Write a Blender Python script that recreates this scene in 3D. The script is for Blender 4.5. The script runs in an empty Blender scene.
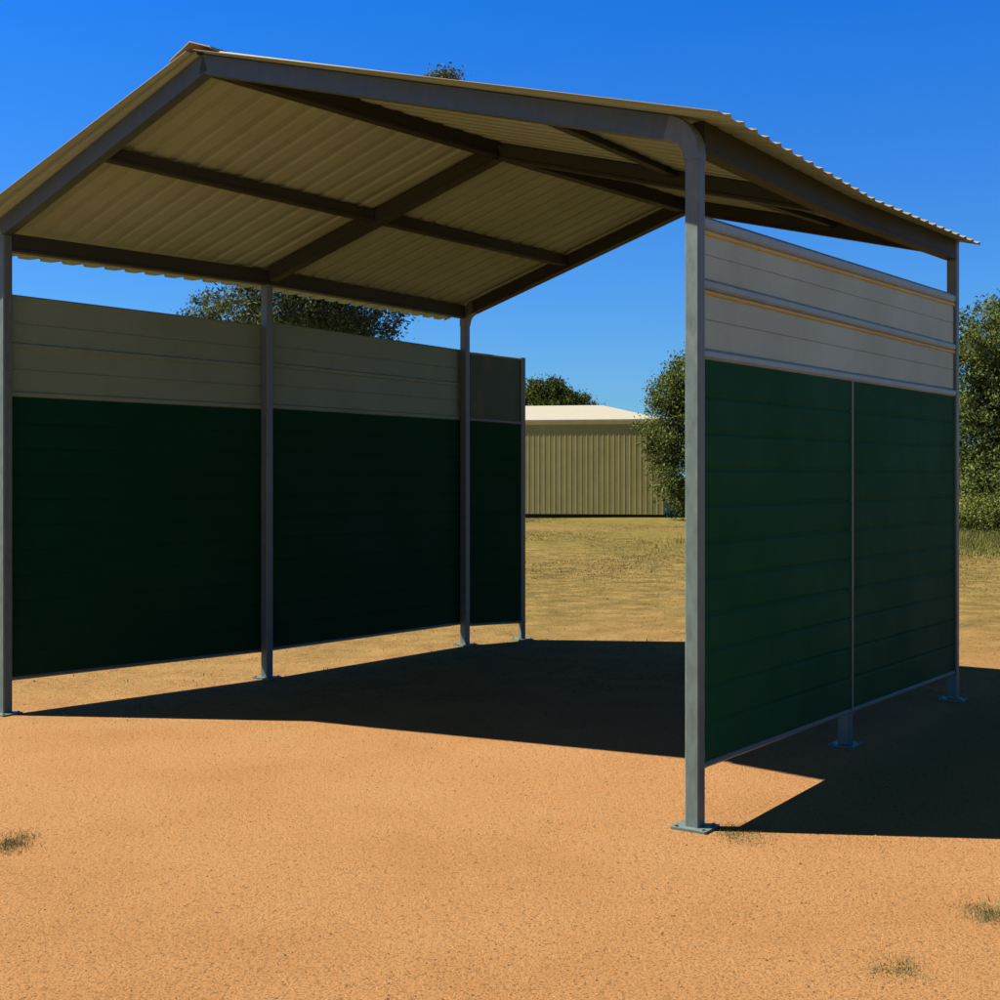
import bpy, bmesh, math, random
import numpy as np
from mathutils import Vector, Matrix

# ------------------------------------------------------------------ set-up
S = bpy.context.scene
COL = S.collection
F_PX, Y_H, CAM_H = 1300.0, 476.0, 1.5        # focal length and eye level measured on the photograph

cam_d = bpy.data.cameras.new('camera')
cam = bpy.data.objects.new('camera', cam_d)
COL.objects.link(cam)
cam.location = (0, 0, CAM_H)
cam.rotation_euler = (math.radians(90), 0, 0)
cam_d.sensor_width = 36.0
cam_d.lens = 36.0 * F_PX / 1000.0
cam_d.shift_y = (Y_H - 500.0) / 1000.0
cam_d.clip_start = 0.05
cam_d.clip_end = 2000.0
S.camera = cam

SUN_ELEV = math.radians(53)
SUN_TO = Vector((1.0, -0.105, 0)).normalized()     # horizontal direction in which shadows fall
world = bpy.data.worlds.new('World')
S.world = world
world.use_nodes = True
wn = world.node_tree
wn.nodes.clear()
sky = wn.nodes.new('ShaderNodeTexSky')
sky.sky_type = 'NISHITA'
sky.sun_disc = False
sky.sun_elevation = SUN_ELEV
sky.sun_rotation = math.atan2(-SUN_TO.x, -SUN_TO.y)
sky.air_density = 1.0
sky.dust_density = 0.3
sky.ozone_density = 3.0
tint = wn.nodes.new('ShaderNodeMix')
tint.data_type = 'RGBA'
tint.blend_type = 'MULTIPLY'
tint.inputs[0].default_value = 1.0
wco = wn.nodes.new('ShaderNodeTexCoord')
wsep = wn.nodes.new('ShaderNodeSeparateXYZ')
wramp = wn.nodes.new('ShaderNodeValToRGB')                # sky colour correction by height; its unseen upper stop steers the fill in shade
we = wramp.color_ramp.elements
we[0].position, we[0].color = 0.07, (0.215, 0.455, 0.74, 1)
we[1].position, we[1].color = 0.34, (0.055, 0.42, 0.98, 1)
w2 = we.new(0.60)
w2.color = (0.21, 0.30, 0.11, 1)
wn.links.new(wco.outputs['Generated'], wsep.inputs[0])
wn.links.new(wsep.outputs[2], wramp.inputs[0])
wn.links.new(wramp.outputs[0], tint.inputs[7])
bg = wn.nodes.new('ShaderNodeBackground')
bg.inputs[1].default_value = 0.055
wo = wn.nodes.new('ShaderNodeOutputWorld')
wn.links.new(sky.outputs[0], tint.inputs[6])
wn.links.new(tint.outputs[2], bg.inputs[0])
wn.links.new(bg.outputs[0], wo.inputs[0])

sun_d = bpy.data.lights.new('sun', 'SUN')
sun_d.energy = 4.6
sun_d.angle = math.radians(0.5)
sun_d.color = (1.0, 0.93, 0.80)
sun = bpy.data.objects.new('sun', sun_d)
COL.objects.link(sun)
sun.location = (-30, 0, 40)
ray = Vector((SUN_TO.x * math.cos(SUN_ELEV), SUN_TO.y * math.cos(SUN_ELEV), -math.sin(SUN_ELEV)))
sun.rotation_euler = ray.to_track_quat('-Z', 'Y').to_euler()

S.view_settings.view_transform = 'Standard'
S.view_settings.look = 'None'
S.view_settings.exposure = 1.7
S.view_settings.gamma = 1.0
S.cycles.use_denoising = True

rnd = random.Random(7)
rng = np.random.default_rng(11)


# ------------------------------------------------------------------ measuring
def gp(x, y):
    """ground point seen at photo pixel x, y"""
    Y = F_PX * CAM_H / (y - Y_H)
    return Vector(((x - 500) / F_PX * Y, Y, 0))


def on_line(A, B, x):
    """point of the ground line A-B seen in photo column x"""
    k = (x - 500) / F_PX
    d = B - A
    s = (k * A.y - A.x) / (d.x - k * d.y)
    return A + d * s


def Z(p, z):
    return Vector((p.x, p.y, z))


# ------------------------------------------------------------------ node helpers
class Mat:
    def __init__(self, name):
        self.m = bpy.data.materials.new(name)
        self.m.use_nodes = True
        self.t = self.m.node_tree
        self.t.nodes.clear()
        self.out = self.n('ShaderNodeOutputMaterial')
        self.b = self.n('ShaderNodeBsdfPrincipled')
        self.l(self.b.outputs[0], self.out.inputs[0])
        self.co = self.n('ShaderNodeTexCoord')

    def n(self, t, **k):
        x = self.t.nodes.new(t)
        for a, v in k.items():
            setattr(x, a, v)
        return x

    def l(self, a, b):
        self.t.links.new(a, b)

    def noise(self, scale, detail=4, rough=0.55, stretch=None, coord='Object'):
        x = self.n('ShaderNodeTexNoise')
        x.inputs['Scale'].default_value = scale
        x.inputs['Detail'].default_value = detail
        x.inputs['Roughness'].default_value = rough
        src = self.co.outputs[coord]
        if stretch:
            mp = self.n('ShaderNodeMapping')
            mp.inputs['Scale'].default_value = stretch
            self.l(src, mp.inputs[0])
            src = mp.outputs[0]
        self.l(src, x.inputs['Vector'])
        return x.outputs['Fac']

    def ramp(self, fac, stops):
        r = self.n('ShaderNodeValToRGB')
        e = r.color_ramp.elements
        while len(e) < len(stops):
            e.new(0.5)
        for i, (p, c) in enumerate(stops):
            e[i].position = p
            if not isinstance(c, tuple):
                c = (c, c, c)
            e[i].color = (*c[:3], 1)
        self.l(fac, r.inputs[0])
        return r.outputs[0]

    def mix(self, a, b, f, mode='MIX'):
        x = self.n('ShaderNodeMix', data_type='RGBA', blend_type=mode)
        for s, v in ((0, f), (6, a), (7, b)):
            if hasattr(v, 'links'):
                self.l(v, x.inputs[s])
            elif s == 0:
                x.inputs[0].default_value = v
            else:
                x.inputs[s].default_value = (*v[:3], 1)
        return x.outputs[2]

    def math(self, op, a, b=0.0, clamp=False):
        x = self.n('ShaderNodeMath', operation=op, use_clamp=clamp)
        for i, v in enumerate((a, b)):
            if hasattr(v, 'links'):
                self.l(v, x.inputs[i])
            else:
                x.inputs[i].default_value = v
        return x.outputs[0]

    def maprange(self, v, a, b, c=0.0, d=1.0):
        x = self.n('ShaderNodeMapRange')
        x.interpolation_type = 'SMOOTHSTEP'
        self.l(v, x.inputs[0])
        for i, q in enumerate((a, b, c, d)):
            x.inputs[i + 1].default_value = q
        return x.outputs[0]

    def set(self, **k):
        for a, v in k.items():
            s = self.b.inputs[a]
            if hasattr(v, 'links'):
                self.l(v, s)
            elif isinstance(v, tuple):
                s.default_value = (*v[:3], 1)
            else:
                s.default_value = v

    def bump(self, h, strength=0.3, dist=0.01, prev=None):
        x = self.n('ShaderNodeBump')
        x.inputs['Strength'].default_value = strength
        x.inputs['Distance'].default_value = dist
        self.l(h, x.inputs['Height'])
        if prev is not None:
            self.l(prev, x.inputs['Normal'])
        self.l(x.outputs[0], self.b.inputs['Normal'])
        return x.outputs[0]


def mat_galv(name, base, metallic=0.35):
    m = Mat(name)
    a = m.noise(35, 5, 0.6, (1, 1, 0.35))
    b = m.noise(3.0, 3, 0.5, (1, 1, 0.3))
    c = m.ramp(a, [(0.3, tuple(x * 0.82 for x in base)), (0.7, tuple(x * 1.15 for x in base))])
    c = m.mix(c, tuple(x * 0.72 for x in base), m.math('MULTIPLY', m.ramp(b, [(0.5, 0.0), (0.75, 1.0)]), 0.5))
    r = m.ramp(a, [(0.3, 0.42), (0.7, 0.6)])
    m.set(**{'Base Color': c, 'Roughness': r, 'Metallic': metallic, 'Specular IOR Level': 0.4})
    m.bump(a, 0.05, 0.002)
    return m.m


def mat_paint(name, base, rough=0.5, dirt=(0.30, 0.20, 0.10), amount=0.25, spec=0.35, low=None):
    """painted steel sheet with faint dust and mottling"""
    m = Mat(name)
    a = m.noise(1.7, 5, 0.6)
    f = m.noise(60, 3, 0.6)
    c = m.mix(base, tuple(x * 0.86 for x in base), m.ramp(a, [(0.35, 0.0), (0.7, 1.0)]))
    c = m.mix(c, tuple(min(1, x * 1.12) for x in base), m.math('MULTIPLY', m.ramp(f, [(0.5, 0.0), (0.8, 1.0)]), 0.4))
    d = m.noise(6, 6, 0.65, (1, 1, 0.4))
    k = m.math('MULTIPLY', m.ramp(d, [(0.52, 0.0), (0.8, 1.0)]), amount)
    if low:                                              # splashed soil near the ground
        sep = m.n('ShaderNodeSeparateXYZ')
        m.l(m.co.outputs['Object'], sep.inputs[0])
        g = m.maprange(sep.outputs[2], low[0], low[1], low[2], 0.0)
        k = m.math('ADD', k, m.math('MULTIPLY', g, m.ramp(d, [(0.3, 0.2), (0.7, 1.0)])), clamp=True)
    c = m.mix(c, dirt, k)
    m.set(**{'Base Color': c, 'Roughness': m.ramp(a, [(0.3, rough - 0.06), (0.7, rough + 0.08)]), 'Specular IOR Level': spec})
    m.bump(a, 0.04, 0.01)
    return m.m


def mat_leaf(name, dark, light, trans=0.25):
    m = Mat(name)
    g = m.n('ShaderNodeNewGeometry')
    c = m.ramp(g.outputs['Random Per Island'], [(0.0, dark), (0.55, tuple((a + b) / 2 for a, b in zip(dark, light))), (1.0, light)])
    big = m.noise(0.55, 2, 0.5)
    c = m.mix(c, tuple(x * 0.6 for x in dark), m.math('MULTIPLY', m.ramp(big, [(0.45, 0.0), (0.65, 1.0)]), 0.45))
    m.set(**{'Base Color': c, 'Roughness': 0.7, 'Specular IOR Level': 0.08})
    tr = m.n('ShaderNodeBsdfTranslucent')
    m.l(c, tr.inputs[0])
    mx = m.n('ShaderNodeMixShader')
    mx.inputs[0].default_value = trans
    m.l(m.b.outputs[0], mx.inputs[1])
    m.l(tr.outputs[0], mx.inputs[2])
    m.l(mx.outputs[0], m.out.inputs[0])
    return m.m


def mat_bark():
    m = Mat('bark')
    a = m.noise(9, 6, 0.65, (1, 1, 0.25))
    m.set(**{'Base Color': m.ramp(a, [(0.3, (0.022, 0.017, 0.012)), (0.7, (0.08, 0.064, 0.05))]), 'Roughness': 0.9})
    m.bump(a, 0.6, 0.03)
    return m.m


def mat_ground():
    m = Mat('sandy_ground')
    sep = m.n('ShaderNodeSeparateXYZ')
    m.l(m.co.outputs['Object'], sep.inputs[0])
    X, Y = sep.outputs[0], sep.outputs[1]
    grain = m.noise(105, 5, 0.72)
    grain2 = m.noise(38, 5, 0.68)
    blot = m.noise(1.1, 5, 0.6)
    wide = m.noise(0.22, 4, 0.55)
    sand = m.ramp(blot, [(0.3, (0.305, 0.150, 0.056)), (0.5, (0.335, 0.170, 0.067)), (0.72, (0.35, 0.185, 0.078))])
    sand = m.mix(sand, (0.040, 0.022, 0.010), m.ramp(grain, [(0.39, 0.7), (0.475, 0.0)]))
    sand = m.mix(sand, (0.38, 0.235, 0.11), m.math('MULTIPLY', m.ramp(grain, [(0.60, 0.0), (0.74, 1.0)]), 0.6))
    sand = m.mix(sand, (0.08, 0.048, 0.02), m.math('MULTIPLY', m.ramp(grain2, [(0.33, 1.0), (0.46, 0.0)]), 0.55))
    # dry turf of the paddock beyond the shelter
    tb = m.noise(2.2, 7, 0.75)
    tf = m.noise(17, 7, 0.82)
    turf = m.ramp(tb, [(0.36, (0.070, 0.054, 0.012)), (0.48, (0.145, 0.104, 0.026)), (0.62, (0.255, 0.165, 0.053))])
    turf = m.mix(turf, (0.024, 0.021, 0.007), m.math('MULTIPLY', m.ramp(tf, [(0.40, 1.0), (0.51, 0.0)]), 0.92))
    fine = m.noise(60, 5, 0.75)
    turf = m.mix(turf, (0.028, 0.024, 0.008), m.math('MULTIPLY', m.ramp(fine, [(0.40, 1.0), (0.485, 0.0)]), 0.7))
    turf = m.mix(turf, (0.30, 0.21, 0.09), m.math('MULTIPLY', m.ramp(fine, [(0.56, 0.0), (0.66, 1.0)]), 0.6))
    green = m.mix(turf, (0.095, 0.085, 0.016), 0.5)
    fary = m.math('ADD', Y, m.math('MULTIPLY', m.math('SUBTRACT', wide, 0.5), 26.0))
    turf = m.mix(turf, green, m.maprange(fary, 20.0, 34.0))
    k = m.math('ADD', m.maprange(m.math('ADD', Y, m.math('MULTIPLY', m.math('SUBTRACT', blot, 0.5), 9.0)), 7.0, 19.0, 0.0, 0.95),
               m.math('MULTIPLY', m.maprange(Y, 7.0, 9.5), m.math('MULTIPLY', m.ramp(tf, [(0.43, 0.0), (0.55, 1.0)]), 0.7)), clamp=True)
    col = m.mix(sand, turf, k)
    # worn vehicle track crossing in front of the far shed
    tr = m.math('ADD', Y, m.math('ADD', m.math('MULTIPLY', m.math('SUBTRACT', wide, 0.5), 3.0), m.math('MULTIPLY', X, 0.12)))
    band = m.math('MULTIPLY', m.maprange(tr, 35.5, 36.5), m.maprange(tr, 37.6, 38.6, 1.0, 0.0))
    col = m.mix(col, (0.16, 0.09, 0.038), m.math('MULTIPLY', band, m.ramp(tb, [(0.3, 0.35), (0.6, 0.9)])))
    m.set(**{'Base Color': col, 'Roughness': 0.95, 'Specular IOR Level': 0.1})
    p = m.bump(blot, 0.3, 0.08)
    p = m.bump(grain2, 0.7, 0.030, p)
    m.bump(grain, 0.9, 0.014, p)
    return m.m


def mat_plain(name, ramp, scale=20, rough=0.85):
    m = Mat(name)
    g = m.n('ShaderNodeNewGeometry')
    m.set(**{'Base Color': m.ramp(g.outputs['Random Per Island'], ramp), 'Roughness': rough, 'Specular IOR Level': 0.15})
    return m.m


GALV = mat_galv('galvanised_steel', (0.094, 0.130, 0.121), 0.25)
FRONT = mat_galv('sky_tinted_steel', (0.047, 0.076, 0.076), 0.1)  # same steel as the inner beams, with blue sky light put into its colour
BEAM = mat_paint('shaded_steel', (0.028, 0.036, 0.026), 0.6, (0.045, 0.045, 0.032), spec=0.1)  # same steel again, darkened to paint the shade under the roof
CREAM = mat_paint('cream_roof_sheet', (0.22, 0.195, 0.13), 0.5)
CREAM_BACK = mat_paint('shade_tuned_underside', (0.220, 0.305, 0.245), 0.65, (0.20, 0.21, 0.13), spec=0.1)
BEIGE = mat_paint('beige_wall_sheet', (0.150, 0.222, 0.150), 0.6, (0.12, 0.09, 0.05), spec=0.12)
SHADESHEET = mat_paint('shaded_return_sheet', (0.050, 0.088, 0.062), 0.6, spec=0.1)  # darker tone paints the shade on the wall turned away
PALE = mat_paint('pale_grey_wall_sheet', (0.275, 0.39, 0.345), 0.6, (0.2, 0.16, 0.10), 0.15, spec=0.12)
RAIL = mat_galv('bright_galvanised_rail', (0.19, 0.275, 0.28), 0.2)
GREEN_OUT = mat_paint('open_side_green_board', (0.0040, 0.052, 0.0205), 0.65, (0.05, 0.035, 0.018), 0.06, 0.04, low=(0.25, 0.9, 0.12))  # lighter copy of the green, painting the brighter open side
GREEN = mat_paint('shaded_green_board', (0.0030, 0.036, 0.0155), 0.7, (0.04, 0.03, 0.015), 0.04, 0.03, low=(0.25, 1.2, 0.08))  # darker copy of the green, painting the shade inside
BOUNCE = mat_paint('painted_ground_bounce', (0.36, 0.30, 0.075), 0.5)  # warm light off the ground, painted as tan strips under the rails
SHEDW = mat_paint('khaki_shed_sheet', (0.33, 0.285, 0.115), 0.6, (0.16, 0.12, 0.06), spec=0.1)
SHEDR = mat_paint('pale_shed_roof', (0.27, 0.25, 0.20), 0.5, (0.15, 0.11, 0.07))
BASE_SHADE = mat_paint('base_shadow_dark', (0.015, 0.013, 0.010), 0.9, (0.03, 0.02, 0.01))
BARK = mat_bark()
GROUND = mat_ground()


# ------------------------------------------------------------------ mesh helpers
class MB:
    def __init__(self):
        self.v, self.f = [], []

    def add(self, vs, fs):
        o = len(self.v)
        self.v += [tuple(p) for p in vs]
        self.f += [tuple(i + o for i in q) for q in fs]

    def prism(self, loops, closed=True):
        """skin a list of equal vertex loops and cap both ends"""
        n = len(loops[0])
        o = len(self.v)
        for lp in loops:
            self.v += [tuple(p) for p in lp]
        for i in range(len(loops) - 1):
            for j in range(n):
                a, b = o + i * n + j, o + i * n + (j + 1) % n
                self.f.append((a, b, b + n, a + n))
        self.f.append(tuple(o + j for j in reversed(range(n))))
        e = o + (len(loops) - 1) * n
        self.f.append(tuple(e + j for j in range(n)))

    def box(self, c, ux, uy, uz, sx, sy, sz, bev=0.0):
        """box centred at c with half-free sizes along three axes, corners along uz chamfered by bev"""
        hx, hy = sx / 2, sy / 2
        b = bev
        if b > 0:
            sec = [(-hx + b, -hy), (hx - b, -hy), (hx, -hy + b), (hx, hy - b), (hx - b, hy), (-hx + b, hy), (-hx, hy - b), (-hx, -hy + b)]
        else:
            sec = [(-hx, -hy), (hx, -hy), (hx, hy), (-hx, hy)]
        self.prism([[c + ux * x + uy * y + uz * k for x, y in sec] for k in (-sz / 2, sz / 2)])

    def beam(self, A, B, w, d, bev=0.004, cut0=0.0, cut1=0.0, lip=True):
        """steel section from A to B (both on the middle of its top face), w wide, d deep, sides vertical, with lipped bottom edges"""
        dr = (B - A)
        L = dr.length
        dr = dr / L
        A2, B2 = A + dr * cut0, B - dr * cut1
        sd = dr.cross(Vector((0, 0, 1))).normalized()
        up = sd.cross(dr).normalized()
        b = bev
        h = w / 2
        l = 0.006 if lip else 0.0
        sec = [(-h + b, 0), (h - b, 0), (h, -b), (h, -d + 0.022), (h + l, -d + 0.018), (h + l, -d), (-h - l, -d), (-h - l, -d + 0.018), (-h, -d + 0.022), (-h, -b)]
        self.prism([[p + sd * x + up * y for x, y in sec] for p in (A2, B2)])

    def tube(self, pts, radii, n=8):
        loops = []
        for i, p in enumerate(pts):
            a = pts[max(0, i - 1)]
            b = pts[min(len(pts) - 1, i + 1)]
            d = (b - a).normalized()
            s = d.cross(Vector((0.31, 0.95, 0.05))).normalized()
            t = d.cross(s)
            loops.append([p + (s * math.cos(k * 2 * math.pi / n) + t * math.sin(k * 2 * math.pi / n)) * radii[i] for k in range(n)])
        self.prism(loops)

    def build(self, name, mat, parent=None, smooth=False):
        me = bpy.data.meshes.new(name)
        off = parent.matrix_world_pos if hasattr(parent, 'matrix_world_pos') else (root_loc(parent) if parent else Vector((0, 0, 0)))
        me.from_pydata([(x - off[0], y - off[1], z - off[2]) for x, y, z in self.v], [], self.f)
        bm = bmesh.new()
        bm.from_mesh(me)
        bmesh.ops.recalc_face_normals(bm, faces=bm.faces)
        bm.to_mesh(me)
        bm.free()
        me.materials.append(mat)
        if smooth:
            me.polygons.foreach_set('use_smooth', [True] * len(me.polygons))
        o = bpy.data.objects.new(name, me)
        COL.objects.link(o)
        if parent:
            o.parent = parent
        return o


def root_loc(o):
    p = Vector((0, 0, 0))
    while o:
        p += Vector(o.location)
        o = o.parent
    return p


def thing(name, label, cat, loc=(0, 0, 0), group=None):
    o = bpy.data.objects.new(name, None)
    o.empty_display_size = 0.2
    COL.objects.link(o)
    o.location = loc
    o['label'] = label
    o['category'] = cat
    if group:
        o['group'] = group
    return o


def tag(o, label=None, cat=None, group=None, kind=None):
    for k, v in (('label', label), ('category', cat), ('group', group), ('kind', kind)):
        if v:
            o[k] = v
    return o


def np_mesh(name, verts, faces_flat, nper, mat, parent=None):
    me = bpy.data.meshes.new(name)
    nv, nf = len(verts), len(faces_flat) // nper
    me.vertices.add(nv)
    me.vertices.foreach_set('co', np.asarray(verts, np.float32).ravel())
    me.loops.add(nf * nper)
    me.loops.foreach_set('vertex_index', np.asarray(faces_flat, np.int32))
    me.polygons.add(nf)
    me.polygons.foreach_set('loop_start', np.arange(0, nf * nper, nper, dtype=np.int32))
    me.update(calc_edges=True)
    me.validate()
    me.materials.append(mat)
    o = bpy.data.objects.new(name, me)
    COL.objects.link(o)
    if parent:
        o.parent = parent
    return o


# ------------------------------------------------------------------ ground
def ground():
    xs = np.concatenate([np.linspace(-600, -40, 12)[:-1], np.linspace(-40, 40, 81), np.linspace(40, 600, 12)[1:]])
    ys = np.concatenate([np.linspace(-200, -6, 6)[:-1], np.linspace(-6, 70, 77), np.linspace(70, 900, 14)[1:]])
    gx, gy = np.meshgrid(xs, ys)
    gz = 0.02 * np.sin(gx * 0.7 + 1.3) * np.sin(gy * 0.53) + 0.05 * np.sin(gx * 0.13) * np.sin(gy * 0.17 + 0.4)
    far = np.clip((gy - 14) / 14, 0, 1) * np.clip((60 - gy) / 15, 0, 1)
    gz = gz * far
    n, mcol = len(ys), len(xs)
    idx = np.arange(n * mcol).reshape(n, mcol)
    q = np.stack([idx[:-1, :-1], idx[:-1, 1:], idx[1:, 1:], idx[1:, :-1]], -1).reshape(-1)
    o = np_mesh('ground', np.stack([gx, gy, gz], -1).reshape(-1, 3), q, 4, GROUND)
    o.data.polygons.foreach_set('use_smooth', [True] * len(o.data.polygons))
    tag(o, kind='structure')


ground()

# ------------------------------------------------------------------ the shelter
FL, FR, RL, RR = gp(5, 714), gp(695, 828), gp(465, 645), gp(953, 700)
ML, MR = gp(267, 678), gp(847, 745)
WP = gp(522, 640)
FA, RA = on_line(FL, FR, 207), on_line(RL, RR, 685)
MA = on_line(ML, MR, 500)
HT = {'FL': 3.12, 'FR': 3.02, 'ML': 3.03, 'MR': 3.05, 'RL': 3.01, 'RR': 3.08, 'FA': 3.825, 'MA': 3.68, 'RA': 3.64}
PT = {'FL': FL, 'FR': FR, 'ML': ML, 'MR': MR, 'RL': RL, 'RR': RR, 'FA': FA, 'MA': MA, 'RA': RA}
T = {k: Z(PT[k], HT[k]) for k in PT}                     # undersides of the roof sheets
UP = Vector((0, 0, 1))
GU = (FL - FR).normalized()                              # along the front gable, to the left
LV = (RL - FL).normalized()                              # along the left wall, to the back
RV = (RR - FR).normalized()                              # along the right wall, to the back
BU = (RL - RR).normalized()
PW = 0.066

shelter = thing('open_shelter', 'open gabled steel shelter with cream roof and green and beige side walls on sandy ground', 'shelter', Z((FL + FR + RL + RR) / 4, 0))


def perp(d):
    return Vector((-d.y, d.x, 0))


def post(p, along, top, label=None, w=PW):
    mb = MB()
    a = along
    b = perp(along)
    mb.box(Z(p, (0.012 + top) / 2), a, b, UP, w, w, top - 0.012, 0.006)
    o = mb.build('post', GALV, shelter)
    if label:
        o['label'] = label
    pl = MB()
    pl.box(Z(p, 0.006), a, b, UP, 0.165, 0.145, 0.010, 0.004)
    for sx in (-1, 1):
        for sy in (-1, 1):
            c = Z(p, 0.019) + a * 0.062 * sx + b * 0.054 * sy
            pl.prism([[c + Vector((math.cos(k * math.pi / 3) * 0.008, math.sin(k * math.pi / 3) * 0.008, z)) for k in range(6)] for z in (-0.009, -0.001)])
    pl.build('base_plate', GALV, o)
    return o


RD = 0.106      # rafter depth
ED = 0.135      # eave purlin depth


def elbow(corner, apex, n_dir):
    """curved sleeve joining rafter end and post top; returns post top height and rafter end cut"""
    c, a = T[corner], T[apex]
    dr = (a - c).normalized()
    side = n_dir
    up_r = UP - dr * UP.dot(dr)
    up_r.normalize()
    p0 = c + dr * 0.108 - up_r * RD / 2
    p2 = c - UP * 0.180
    # axis intersection of rafter centre line and post axis
    h = (a - c)
    hx = math.hypot(h.x, h.y)
    p1 = c - UP * (RD / 2) / up_r.z
    loops = []
    N = 10
    for i in range(N + 1):
        t = i / N
        p = p0 * (1 - t) ** 2 + p1 * 2 * t * (1 - t) + p2 * t * t
        d = ((p1 - p0) * (1 - t) + (p2 - p1) * t).normalized()
        nn = d.cross(side).normalized()
        e = (RD * (1 - t) + PW * t) / 2 + 0.0035
        w = PW / 2 + 0.0035
        b = 0.006
        sec = [(-w + b, -e), (w - b, -e), (w, -e + b), (w, e - b), (w - b, e), (-w + b, e), (-w, e - b), (-w, -e + b)]
        loops.append([p + side * x + nn * y for x, y in sec])
    mb = MB()
    mb.prism(loops)
    mb.build('elbow_joint', GALV, shelter)
    return p2.z + 0.03


NF = perp(GU)
NB = perp(BU)
tFL = HT['FL'] - RD * 1.0
tFR = elbow('FR', 'FA', NF)
tRL = elbow('RL', 'RA', NB)
tRR = HT['RR'] - 0.003
post(FL, GU, tFL)
post(FR, GU, tFR)
post(RL, GU, tRL)
post(RR, GU, tRR)
post(ML, GU, HT['ML'] - 0.112 - 0.003)

# rafters: front, middle and rear pair
CUT = {'FL': -0.03, 'FR': 0.09, 'RL': 0.09, 'RR': 0.036, 'ML': 0.036, 'MR': 0.036}
for cl, ap, cr in (('FL', 'FA', 'FR'), ('RL', 'RA', 'RR'), ('ML', 'MA', 'MR')):
    for c in (cl, cr):
        ends = CUT[c]
        mb = MB()
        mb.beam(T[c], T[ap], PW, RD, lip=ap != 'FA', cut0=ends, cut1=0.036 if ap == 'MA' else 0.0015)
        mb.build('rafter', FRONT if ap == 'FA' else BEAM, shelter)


def lerp(a, b, t):
    return a + (b - a) * t


def member(name, pts, w, d, cut=0.037):
    for i in range(len(pts) - 1):
        mb = MB()
        mb.beam(pts[i], pts[i + 1], w, d, cut0=cut, cut1=cut)
        mb.build(name, BEAM, shelter)


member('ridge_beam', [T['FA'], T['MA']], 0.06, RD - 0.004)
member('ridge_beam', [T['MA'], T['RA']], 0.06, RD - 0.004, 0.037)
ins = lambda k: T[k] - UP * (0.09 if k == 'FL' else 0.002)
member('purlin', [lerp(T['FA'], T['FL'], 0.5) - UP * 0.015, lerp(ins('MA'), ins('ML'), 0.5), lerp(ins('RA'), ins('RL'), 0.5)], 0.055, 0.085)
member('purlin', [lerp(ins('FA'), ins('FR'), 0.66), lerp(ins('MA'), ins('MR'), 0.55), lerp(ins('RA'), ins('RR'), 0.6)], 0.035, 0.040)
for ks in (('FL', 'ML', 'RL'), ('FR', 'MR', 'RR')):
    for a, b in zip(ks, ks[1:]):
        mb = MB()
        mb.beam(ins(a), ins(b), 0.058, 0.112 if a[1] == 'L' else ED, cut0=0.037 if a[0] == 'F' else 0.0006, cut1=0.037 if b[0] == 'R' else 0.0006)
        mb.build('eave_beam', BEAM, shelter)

# ---- roof sheets: trapezoidal ribs running from ridge to eave
RIB = 0.152
OVF, OVR = 0.25, 0.12


def station_line(f, m, r, u):
    """point at length u (0 front, 1 middle, 2 rear; beyond the ends extrapolates)"""
    return lerp(f, m, u) if u <= 1 else lerp(m, r, u - 1)


def roof_sheet(side, ove, front):
    """ove = eave overhang at the front and from the middle on, front = share of the front overhang kept at the eave"""
    f, m, r = (T['F' + side], T['M' + side], T['R' + side])
    fa, ma, ra = T['FA'], T['MA'], T['RA']
    l1, l2 = (m - f).length, (r - m).length
    us = []                                              # (u, rib height)
    total = l1 + l2 + OVF + OVR
    nrib = int(round(total / RIB))
    step = total / nrib

    def u_of(s):
        s -= OVF
        return s / l1 if s <= l1 else 1 + (s - l1) / l2
    prof = []
    for i in range(nrib):
        s0 = i * step
        for q, h in ((0.0, 0.0), (0.46, 0.0), (0.875, 0.0150), (0.905, 0.0175), (0.935, 0.0150), (0.975, 0.0)):
            prof.append((u_of(s0 + q * step), h))
    prof.append((u_of(total), 0.0))
    vs, fs = [], []
    SS = 5
    for u, h in prof:
        k = 1 + lerp(ove[0], ove[1], min(max(u, 0), 1)) / (m - ma).length
        for j in range(SS):
            t = 0.012 + (k - 0.012) * j / (SS - 1)
            uu = u * lerp(0.42, front, min(t, 1)) if u < 0 else u
            e, a = station_line(f, m, r, uu), station_line(fa, ma, ra, uu)
            vs.append(a + (e - a) * t + UP * (0.005 + h))
    for i in range(len(prof) - 1):
        for j in range(SS - 1):
            a = i * SS + j
            fs.append((a, a + 1, a + SS + 1, a + SS))
    mb = MB()
    mb.add(vs, fs)
    o = mb.build('roof_sheet', CREAM, shelter)
    so = o.modifiers.new('thickness', 'SOLIDIFY')
    so.thickness = 0.0025
    so.offset = 0
    o.data.materials.append(CREAM_BACK)
    so.material_offset = 1                                # underside recoloured to match the shade beneath the roof
    so.material_offset_rim = 0
    if sum(p.normal.z for p in o.data.polygons) < 0:
        o.data.flip_normals()
    return o


roof_sheet('L', (0.52, 0.33), 0.75)
roof_sheet('R', (0.17, 0.17), 1.0)

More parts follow.
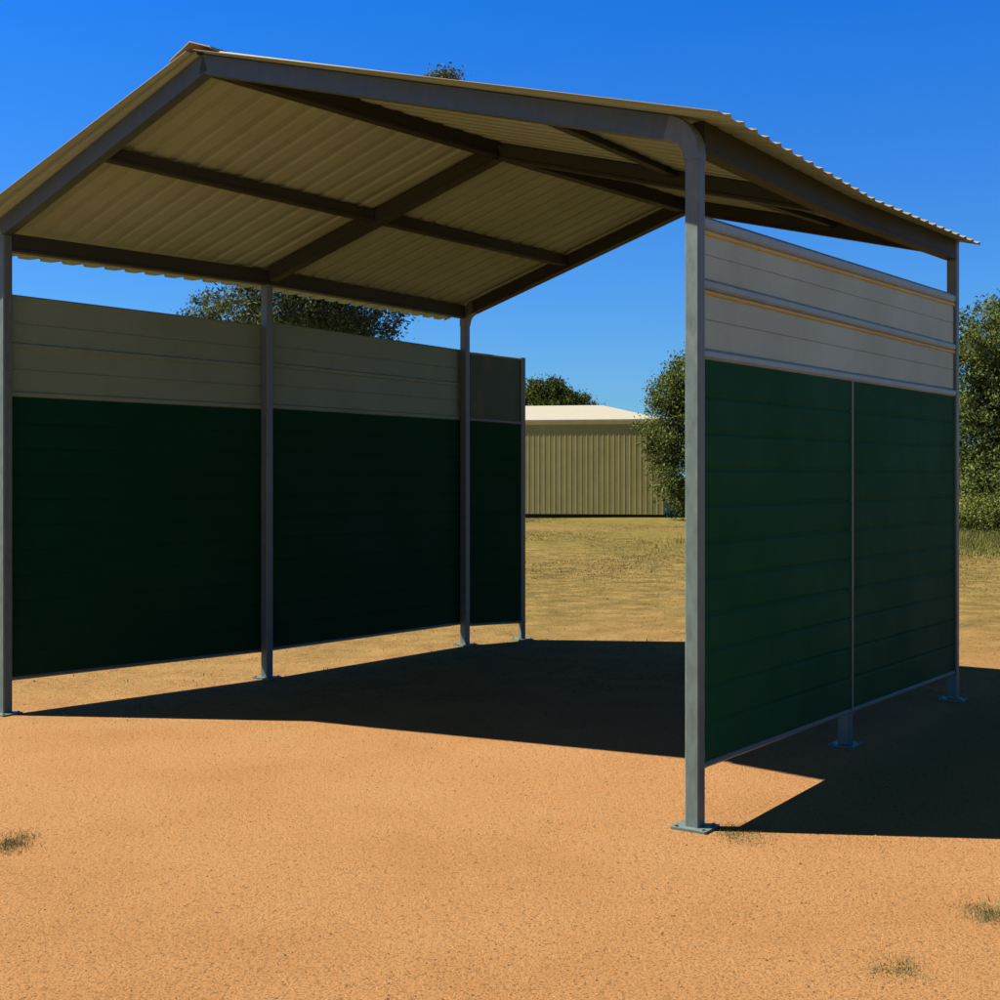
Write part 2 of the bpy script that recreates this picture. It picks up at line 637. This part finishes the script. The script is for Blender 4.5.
# ridge capping: folded sheet with a rolled centre and turned-down edges
loops = []
for u in (-0.05, 0.0, 1.0, 2.0, 2.06):
    a = station_line(T['FA'], T['MA'], T['RA'], u)
    l = station_line(T['FL'], T['ML'], T['RL'], u)
    r = station_line(T['FR'], T['MR'], T['RR'], u)
    dl, dr = (l - a).normalized(), (r - a).normalized()
    top = a + UP * 0.05
    lo = [a + dl * 0.17 + UP * 0.020, a + dl * 0.165 + UP * 0.036, a + dl * 0.035 + UP * 0.046, top, a + dr * 0.035 + UP * 0.046, a + dr * 0.165 + UP * 0.036, a + dr * 0.17 + UP * 0.020]
    lo += [a + dr * 0.163 + UP * 0.030, a + dr * 0.033 + UP * 0.040, a + UP * 0.043, a + dl * 0.033 + UP * 0.040, a + dl * 0.163 + UP * 0.030]
    loops.append(lo)
mb = MB()
mb.prism(loops)
mb.build('ridge_cap', CREAM, shelter)


# ---- walls
def panel(name, mat, A, B, za, zb, prof, thick, out, parent=shelter, label=None):
    """sheet from ground point A to B; za, zb = (bottom, top) at each end; prof = (height 0-1, bulge) up the sheet; out = outward unit vector"""
    loops = []
    for p, (z0, z1) in ((A, za), (B, zb)):
        lo = [Z(p, z0 + (z1 - z0) * t) + out * (thick / 2 + b) for t, b in prof]
        lo += [Z(p, z0 + (z1 - z0) * t) - out * (thick / 2 + b) for t, b in reversed(prof)]
        loops.append(lo)
    mb = MB()
    mb.prism(loops)
    o = mb.build(name, mat, parent)
    if label:
        o['label'] = label
    return o


def boards(n, dep=0.005, w=0.008):
    pr = [(0.0, 0.0)]
    for i in range(1, n):
        t = i / n
        pr += [(t - w, 0.0), (t - w * 0.15, -dep), (t + w * 0.15, -dep), (t + w, 0.0)]
    return pr + [(1.0, 0.0)]


def sheet_prof(lines, ribs):
    ev = []
    for t in lines:
        ev += [(t - 0.012, 0.0), (t - 0.004, -0.005), (t + 0.004, -0.005), (t + 0.012, 0.0)]
    for t, w, h in ribs:
        ev += [(t - w, 0.0), (t - w * 0.55, h), (t + w * 0.55, h), (t + w, 0.0)]
    return [(0.0, 0.0)] + sorted(ev) + [(1.0, 0.0)]


def rail(name, mat, A, B, za, zb, h, w, out, off=0.0, parent=shelter, rnd_=True):
    """rail of height h, width w, its bottom at za / zb"""
    loops = []
    b = min(h, w) * 0.28
    for p, z in ((A, za), (B, zb)):
        c = Z(p, z + h / 2) + out * off
        hx, hz = w / 2, h / 2
        sec = [(-hx + b, -hz), (hx - b, -hz), (hx, -hz + b), (hx, hz - b), (hx - b, hz), (-hx + b, hz), (-hx, hz - b), (-hx, -hz + b)]
        loops.append([c + out * x + UP * y for x, y in sec])
    mb = MB()
    mb.prism(loops)
    return mb.build(name, mat, parent)


UPPER = sheet_prof([0.24, 0.74], [(0.49, 0.035, 0.012)])

# left wall, outside the posts
LO = -perp(LV)
if LO.dot(FL - FR) < 0:
    LO = -LO
OFFL = LO * (PW / 2 + 0.024)
bays = [(FL + LV * -0.01, ML - LV * 0.004), (ML + LV * 0.004, RL + LV * 0.02)]
zb = lambda t: 0.215 - 0.02 * t
for (A, B), t0, t1 in ((bays[0], 0, 0.47), (bays[1], 0.47, 1)):
    A2, B2 = A + OFFL, B + OFFL
    z0 = (0.225 - 0.02 * t0, 0.225 - 0.02 * t1)
    panel('lower_panel', GREEN, A2, B2, (z0[0], 2.005), (z0[1], 1.995), boards(11), 0.04, LO)
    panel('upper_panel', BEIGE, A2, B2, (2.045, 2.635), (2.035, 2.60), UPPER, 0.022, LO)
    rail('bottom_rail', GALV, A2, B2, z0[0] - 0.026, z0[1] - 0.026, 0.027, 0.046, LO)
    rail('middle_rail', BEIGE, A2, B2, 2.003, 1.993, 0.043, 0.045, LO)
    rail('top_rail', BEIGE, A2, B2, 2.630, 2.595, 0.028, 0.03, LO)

# short return wall behind the rear left post
WD = (WP - RL).normalized()
WO = perp(WD)
A2, B2 = RL + WD * 0.05, WP - WD * 0.028
panel('lower_panel', GREEN, A2, B2, (0.19, 1.99), (0.18, 1.97), boards(11), 0.04, WO)
panel('upper_panel', SHADESHEET, A2, B2, (2.02, 2.585), (2.00, 2.56), [(0, 0), (1, 0)], 0.022, WO)
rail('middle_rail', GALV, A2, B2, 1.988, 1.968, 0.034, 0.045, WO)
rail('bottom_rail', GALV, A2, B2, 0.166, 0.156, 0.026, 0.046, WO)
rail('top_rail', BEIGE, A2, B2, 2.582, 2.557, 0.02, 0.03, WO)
post(WP, WD, 2.58, w=0.05)

# right wall, between the posts
RO = perp(RV)
if RO.dot(FR - FL) < 0:
    RO = -RO
A0, B0 = FR + RV * 0.036, RR - RV * 0.036
MX = on_line(FR, RR, 848.5)                              # joint between the two green boards
LEN = (RR - FR).length


def zl(p, za, zb_):
    t = (p - FR).dot(RV) / LEN
    return za + (zb_ - za) * t


def rspan(fn, A, B, za, zb_):
    return fn(A, B, (zl(A, za[0], zb_[0]), zl(A, za[1], zb_[1])), (zl(B, za[0], zb_[0]), zl(B, za[1], zb_[1])))


RB, RT = (0.275, 0.205), (2.000, 2.030)                  # bottom and top of the green boards at front / rear
for A, B in ((A0, MX - RV * 0.011), (MX + RV * 0.011, B0)):
    panel('lower_panel', GREEN_OUT, A, B, (zl(A, *RB), zl(A, *RT)), (zl(B, *RB), zl(B, *RT)), boards(11), 0.04, RO)
    rail('bottom_rail', GALV, A, B, zl(A, *RB) - 0.028, zl(B, *RB) - 0.028, 0.029, 0.047, RO)
mb = MB()
mb.box(Z(MX, (zl(MX, *RB) - 0.028 + zl(MX, *RT)) / 2), RV, RO, UP, 0.0215, 0.052, zl(MX, *RT) - zl(MX, *RB) + 0.026, 0.003)
mb.build('joint_strip', GALV, shelter)
# upper beige sheets in two courses with galvanised rails and painted ground-bounce strips
U0, U1, U2, U3 = (2.048, 2.082), (2.300, 2.335), (2.350, 2.385), (2.556, 2.652)
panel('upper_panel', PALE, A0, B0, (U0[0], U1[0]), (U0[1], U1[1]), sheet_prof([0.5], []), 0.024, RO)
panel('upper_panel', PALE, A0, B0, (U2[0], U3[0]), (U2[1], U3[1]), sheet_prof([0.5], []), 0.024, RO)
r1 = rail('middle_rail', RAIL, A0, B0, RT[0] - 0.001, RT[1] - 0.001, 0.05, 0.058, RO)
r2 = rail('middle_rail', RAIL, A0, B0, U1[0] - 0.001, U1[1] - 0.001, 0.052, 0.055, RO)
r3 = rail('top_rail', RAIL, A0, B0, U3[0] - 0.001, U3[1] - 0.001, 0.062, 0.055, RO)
rail('bounce_strip', BOUNCE, A0, B0, U1[0] - 0.018, U1[1] - 0.018, 0.0175, 0.052, RO, 0.0, r2)
rail('bounce_strip', BOUNCE, A0, B0, U3[0] - 0.020, U3[1] - 0.020, 0.0195, 0.052, RO, 0.0, r3)
# middle post of the right wall, behind the boards
post(gp(855, 746.5) - RO * 0.055, RV, 2.6)


# ------------------------------------------------------------------ far shed
def shed():
    p0 = gp(330, 516.8)
    p1 = gp(664, 518.9)
    d = (p1 - p0).normalized()
    nb = Vector((-d.y, d.x, 0))                          # to the back
    L, Wd = (p1 - p0).length, 9.0
    t = thing('farm_shed', 'long low khaki metal shed with pale roof beyond the dry paddock', 'shed', p0)
    zt = 1.5 + (Y_H - 423.5) / F_PX * gp(527, 517.5).y
    # corrugated walls
    def cwall(a, b, out):
        n = int((b - a).length / 0.19)
        dd = (b - a).normalized()
        st = (b - a).length / n
        pts = []
        for i in range(n):
            for q, h in ((0.0, 0.0), (0.62, 0.0), (0.76, 0.0035), (0.86, 0.0035)):
                pts.append(a + dd * (i + q) * st + out * h)
        pts.append(b)
        m_ = MB()
        vs = [Z(p, 0.15) for p in pts] + [Z(p, zt) for p in pts]
        k = len(pts)
        m_.add(vs, [(i, i + 1, k + i + 1, k + i) for i in range(k - 1)])
        o = m_.build('wall', SHEDW, t)
        s_ = o.modifiers.new('thickness', 'SOLIDIFY')
        s_.thickness = 0.01
    cwall(p0, p1, -nb)
    cwall(p1, p1 + nb * Wd, d)
    cwall(p0 + nb * Wd, p0, -d)
    cwall(p1 + nb * Wd, p0 + nb * Wd, nb)
    m_ = MB()
    c = (p0 + p1) / 2 + nb * Wd / 2
    m_.box(Z(c, 0.15), d, nb, UP, L - 0.1, Wd - 0.1, 0.3)
    m_.build('base_shadow', BASE_SHADE, t)  # near-black block painting the shadow line below the walls
    # hipped roof
    o1 = 0.01
    e = [p0 - d * o1 - nb * o1, p1 + d * o1 - nb * o1, p1 + d * o1 + nb * (Wd + o1), p0 - d * o1 + nb * (Wd + o1)]
    zr = zt + 0.85
    r0, r1 = p0 + d * 2.0 + nb * Wd / 2, p1 - d * 2.7 + nb * Wd / 2
    vs = [Z(q, zt + 0.02) for q in e] + [Z(q, zt + 0.10) for q in e] + [Z(r0, zr), Z(r1, zr)]
    m_ = MB()
    m_.add(vs, [(3, 2, 1, 0), (0, 1, 5, 4), (1, 2, 6, 5), (2, 3, 7, 6), (3, 0, 4, 7), (4, 5, 9, 8), (5, 6, 9), (6, 7, 8, 9), (7, 4, 8)])
    m_.build('roof', SHEDR, t)
    g = MB()
    a, b = e[0] - nb * 0.005, e[1] - nb * 0.005
    g.box(Z((a + b) / 2, zt - 0.01), d, nb, UP, (b - a).length, 0.024, 0.13)
    g.build('gutter', SHEDW, t)


shed()


# ------------------------------------------------------------------ trees
def leaf_mesh(name, centres, size, mat, parent, droop=0.3, aspect=0.42, seed=1):
    r = np.random.default_rng(seed)
    n = len(centres)
    a = r.normal(size=(n, 3))
    a[:, 2] -= droop
    a /= np.linalg.norm(a, axis=1, keepdims=True)
    b = r.normal(size=(n, 3))
    b -= (b * a).sum(1, keepdims=True) * a
    b /= np.linalg.norm(b, axis=1, keepdims=True)
    s = (size * r.uniform(0.55, 1.25, n))[:, None]
    c = np.asarray(centres)
    off = np.asarray(root_loc(parent))
    nrm = np.cross(a, b)
    v = np.stack([c - a * s, c + b * s * aspect + nrm * s * 0.12, c + a * s, c - b * s * aspect + nrm * s * 0.12], 1).reshape(-1, 3) - off
    return np_mesh(name, v, np.arange(4 * n), 4, mat, parent)


def crown_points(blobs, n_clump, per, spread, seed):
    r = np.random.default_rng(seed)
    w = np.array([b[3] ** 2 for b in blobs], float)
    w /= w.sum()
    out = []
    for k in r.choice(len(blobs), n_clump, p=w):
        bx, by, bz, br, sq = blobs[k]
        d = r.normal(size=3)
        d /= np.linalg.norm(d)
        rad = br * (1 - 0.65 * r.random() ** 2.0)
        rad *= 1 + 0.13 * math.sin(d[0] * 5 + k) * math.sin(d[2] * 6 + 2 * k)
        c = np.array([bx, by, bz]) + d * rad * np.array([1, 1, sq])
        m = int(per * r.uniform(0.4, 1.5))
        out.append(c + r.normal(size=(m, 3)) * spread * r.uniform(0.6, 1.3) * np.array([1, 1, 0.8]))
    p = np.concatenate(out)
    return p[p[:, 2] > 0.06]


def tree(name, label, cat, base, blobs, n_clump, per, spread, leaf, mat, trunk_r, seed, trunk_top=None, group=None, droop=0.3):
    t = thing(name, label, cat, base, group)
    r = random.Random(seed)
    B = [(base.x + x, base.y + y, z, rr, sq) for x, y, z, rr, sq in blobs]
    mb = MB()
    tt = trunk_top or (B[0][2])
    pts = [Z(base, -0.1)] + [Vector((base.x + r.uniform(-.12, .12) * k, base.y + r.uniform(-.12, .12) * k, tt * k / 5)) for k in range(1, 6)]
    mb.tube(pts, [trunk_r * 1.25] + [trunk_r * (1 - 0.13 * k) for k in range(1, 6)], 9)
    mb.build('trunk', BARK, t, True)
    for bx, by, bz, br, sq in B[1:]:
        k = r.choice([2, 3, 4])
        s = pts[k]
        e = Vector((bx, by, bz))
        m1 = lerp(s, e, 0.5) + Vector((r.uniform(-.2, .2), r.uniform(-.2, .2), r.uniform(0, .35)))
        mb2 = MB()
        mb2.tube([s, m1, e], [trunk_r * 0.5, trunk_r * 0.3, trunk_r * 0.1], 6)
        mb2.build('limb', BARK, t, True)
    leaf_mesh('crown', crown_points(B, n_clump, per, spread, seed), leaf, mat, t, droop=droop, seed=seed)
    return t


L_GUM = mat_leaf('grey_green_leaf', (0.034, 0.046, 0.016), (0.105, 0.122, 0.052))
L_DARK = mat_leaf('dark_green_leaf', (0.020, 0.034, 0.006), (0.075, 0.092, 0.018))
L_OLIVE = mat_leaf('olive_leaf', (0.026, 0.041, 0.008), (0.150, 0.182, 0.050))
L_WEED = mat_leaf('fresh_grass_leaf', (0.045, 0.062, 0.010), (0.175, 0.19, 0.048))


def px(x, depth):
    return Vector(((x - 500) / F_PX * depth, depth, 0))


def zy(y, depth):
    return CAM_H + (Y_H - y) / F_PX * depth


# gum behind the left wall; its leader just shows over the roof
D = 58.0
b0 = px(296, D)
q = D / F_PX
g = lambda x, y, r, sq=0.8, dy=0.0: ((x - 296) * q, dy, zy(y, D), r * q, sq)
tree('gum_tree', 'grey-green gum tree seen over the left wall, its tip showing above the roof', 'tree', b0,
     [g(296, 240, 80), g(236, 318, 52, 0.62, 0.4), g(305, 316, 52, 0.65, -1.0), g(352, 326, 50, 0.55, 0.2), g(285, 345, 45, 0.5, 1.2),
      g(305, 170, 66, 1.0, 1.0), g(395, 175, 48, 1.1, 0.6), g(425, 120, 34, 1.1, 0.4), g(442, 84, 15, 1.1, 0.4)] + [g(442 + k, 81 + abs(k), 10, 0.9, 0.3) for k in (-5, -3, -1, 0, 1, 3, 5)],
     1900, 46, 0.26, 0.095, L_GUM, 0.38, 3, trunk_top=zy(220, D))

# round dark tree behind the shed
D = 66.0
g = lambda x, y, r, sq=0.8, dy=0.0: ((x - 548) * D / F_PX, dy, zy(y, D), r * D / F_PX, sq)
tree('round_tree', 'round dark green treetop showing over the pale roof of the farm shed', 'tree', px(548, D),
     [g(548, 425, 50, 0.85), g(515, 425, 44, 0.8, 0.3), g(572, 425, 36, 0.8, -0.2), g(542, 412, 36, 0.85, -0.6), g(587, 432, 24, 0.8), g(548, 455, 50, 0.8, 0.6)],
     2600, 44, 0.16, 0.085, L_DARK, 0.25, 5)

# bushy tree in front of the shed, beside the near post
D = 43.0
g = lambda x, y, r, sq=1.0, dy=0.0: ((x - 704) * D / F_PX, dy, zy(y, D), r * D / F_PX, sq)
tree('bushy_tree', 'bushy olive tree reaching the ground beside the khaki shed', 'tree', px(704, D),
     [g(704, 405, 50), g(676, 428, 36, 0.95, -0.3), g(690, 378, 26, 1.0, 0.1), g(728, 420, 38, 1, 0.2), g(705, 362, 18, 1, -0.3), g(668, 395, 20, 1.0, -0.2),
      g(688, 478, 36, 0.9, -0.35), g(722, 480, 36, 0.9, -0.2), g(700, 498, 32, 0.7), g(664, 448, 20, 1.0, -0.1)],
     1150, 56, 0.15, 0.060, L_OLIVE, 0.13, 8)

# trees at the right edge
D = 33.0
g = lambda x, y, r, sq=1.0, dy=0.0: ((x - 1008) * D / F_PX, dy, zy(y, D), r * D / F_PX, sq)
tree('bushy_tree', 'tall dense tree at the right edge behind the rear right post', 'tree', px(1008, D),
     [g(1008, 380, 58), g(985, 345, 44, 0.95, -0.3), g(1025, 325, 38, 0.9, 0.1), g(1036, 420, 55), g(978, 420, 45, 1.05, -0.3), g(990, 465, 44, 0.8, 0.3), g(1032, 470, 50, 0.8, -0.2), g(975, 470, 36, 0.9, -0.4), g(985, 482, 36, 0.7, -1.2), g(1020, 486, 36, 0.7, -1.2)],
     1500, 56, 0.14, 0.054, L_OLIVE, 0.14, 13)
D = 29.5
tree('low_shrub', 'low pale green shrub at the foot of the tall tree on the right', 'shrub', px(990, D),
     [(0, 0, 0.36, 0.80, 0.7), (-0.55, -0.1, 0.32, 0.60, 0.7), (0.6, 0, 0.40, 0.80, 0.75), (-0.25, 0, 0.5, 0.50, 0.9), (1.3, 0.1, 0.36, 0.7, 0.7)],
     700, 60, 0.14, 0.034, L_WEED, 0.03, 21, trunk_top=0.5, droop=-0.6)


# ------------------------------------------------------------------ dry grass, tufts, gravel
def blades(name, P, h, w, mat, parent=None, lean=0.5, seed=1, nb=5, rad=0.03):
    """nb tapered blades around each point"""
    r = np.random.default_rng(seed)
    n = len(P)
    c = np.repeat(P, nb, 0)
    m = len(c)
    c = c + np.concatenate([r.normal(size=(m, 2)) * rad, np.zeros((m, 1))], 1)
    hh = np.repeat(h, nb) * r.uniform(0.5, 1.2, m)
    an = r.uniform(0, 2 * np.pi, m)
    ln = r.uniform(0.1, 1.0, m) * lean * hh
    tip = c + np.stack([np.cos(an) * ln, np.sin(an) * ln, hh * np.sqrt(np.clip(1 - (ln / (hh + 1e-6)) ** 2, .05, 1))], 1)
    a2 = r.uniform(0, np.pi, m)
    sd = np.stack([np.cos(a2), np.sin(a2), np.zeros(m)], 1) * (w * r.uniform(0.6, 1.3, m))[:, None]
    off = np.asarray(root_loc(parent)) if parent else np.zeros(3)
    v = np.stack([c - sd, c + sd, tip], 1).reshape(-1, 3) - off
    return np_mesh(name, v, np.arange(3 * m), 3, mat, parent)


DRY = mat_plain('dry_grass', [(0.0, (0.05, 0.045, 0.012)), (0.45, (0.12, 0.09, 0.028)), (0.8, (0.21, 0.145, 0.055)), (1.0, (0.10, 0.09, 0.026))])
TUFT = mat_plain('tuft_grass', [(0.0, (0.035, 0.045, 0.014)), (0.5, (0.095, 0.105, 0.036)), (1.0, (0.19, 0.175, 0.075))])
STONE = mat_plain('stones', [(0.0, (0.04, 0.023, 0.012)), (0.5, (0.12, 0.063, 0.028)), (1.0, (0.23, 0.14, 0.075))])

# paddock grass: density rises with distance
n = 120000
Y = 8.0 + 39.0 * rng.random(n) ** 0.9
X = (rng.random(n) * 2 - 1) * (0.55 * Y)
patch = np.sin(X * 0.9 + 1.7 * np.sin(Y * 0.31)) * np.sin(Y * 0.7 + X * 0.23) + 0.6 * np.sin(X * 2.3 + Y * 1.9)
keep = rng.random(n) < np.clip((Y - 8) / 16, 0.05, 1) * np.clip(0.75 + 0.16 * patch, 0.15, 1)
X, Y = X[keep], Y[keep]
hz = 0.012 + 0.022 * rng.random(len(X)) + np.clip((Y - 30) / 12, 0, 1) * 0.03
P = np.stack([X, Y, np.full(len(X), -0.01)], 1)
tag(blades('dry_grass', P, hz, 0.006, DRY, lean=0.8, seed=4, nb=4, rad=0.05), 'short dry yellow grass over the paddock', 'grass', kind='stuff')

# longer pale green grass round the shrub at the right
n = 14000
P = np.stack([11.4 + 2.4 * rng.normal(size=n), 27.6 + 1.5 * rng.normal(size=n), np.full(n, -0.01)], 1)
GRS = mat_plain('fresh_grass', [(0.0, (0.06, 0.065, 0.014)), (0.5, (0.12, 0.125, 0.03)), (1.0, (0.20, 0.17, 0.055))])
tag(blades('long_grass', P, 0.06 + 0.30 * np.exp(-((P[:, 1] - 28.4) / 1.1) ** 2), 0.007, GRS, lean=0.6, seed=9, nb=4, rad=0.04), 'longer pale green grass round the shrub on the right', 'grass', kind='stuff')

# loose gravel
n = 26000
Y = 2.6 + 10.5 * rng.random(n) ** 1.6
X = (rng.random(n) * 2 - 1) * (0.55 * Y)
sz = 0.0016 + 0.0042 * rng.random(n) ** 3
oc = np.array([(1, 0, 0), (0, 1, 0), (-1, 0, 0), (0, -1, 0), (0, 0, 0.8)], float)
v = oc[None] * sz[:, None, None] * rng.uniform(0.7, 1.3, (n, 5, 3)) + np.stack([X, Y, np.full(n, 0.0)], 1)[:, None]
fi = np.array([(0, 1, 4), (1, 2, 4), (2, 3, 4), (3, 0, 4)])
fl = (np.arange(n)[:, None, None] * 5 + fi[None]).reshape(-1)
tag(np_mesh('gravel', v.reshape(-1, 3), fl, 3, STONE), 'fine gravel and grit loose on the sand', 'gravel', kind='stuff')


def tuft(x, y, n, rx, ry, h, label, seed):
    b = gp(x, y)
    r = np.random.default_rng(seed)
    P = np.stack([r.normal(size=n) * rx, r.normal(size=n) * ry, np.full(n, -0.003)], 1)
    o = blades('grass_tuft', P, np.full(n, h) * r.uniform(0.5, 1.1, n), 0.0014, TUFT, None, lean=0.95, seed=seed, nb=14, rad=0.022)
    o.location = b
    tag(o, label, 'grass tuft')


tuft(12, 844, 100, 0.045, 0.085, 0.026, 'small dull green grass tuft low at the left edge of the sand', 31)
tuft(994, 916, 90, 0.045, 0.055, 0.028, 'small grass tuft at the lower right edge of the sand', 32)
tuft(895, 969, 90, 0.05, 0.05, 0.016, 'flat sparse grass patch near the bottom right of the sand', 33)
tuft(738, 832, 150, 0.075, 0.085, 0.018, 'thin dry grass patch beside the base of the near right post', 34)
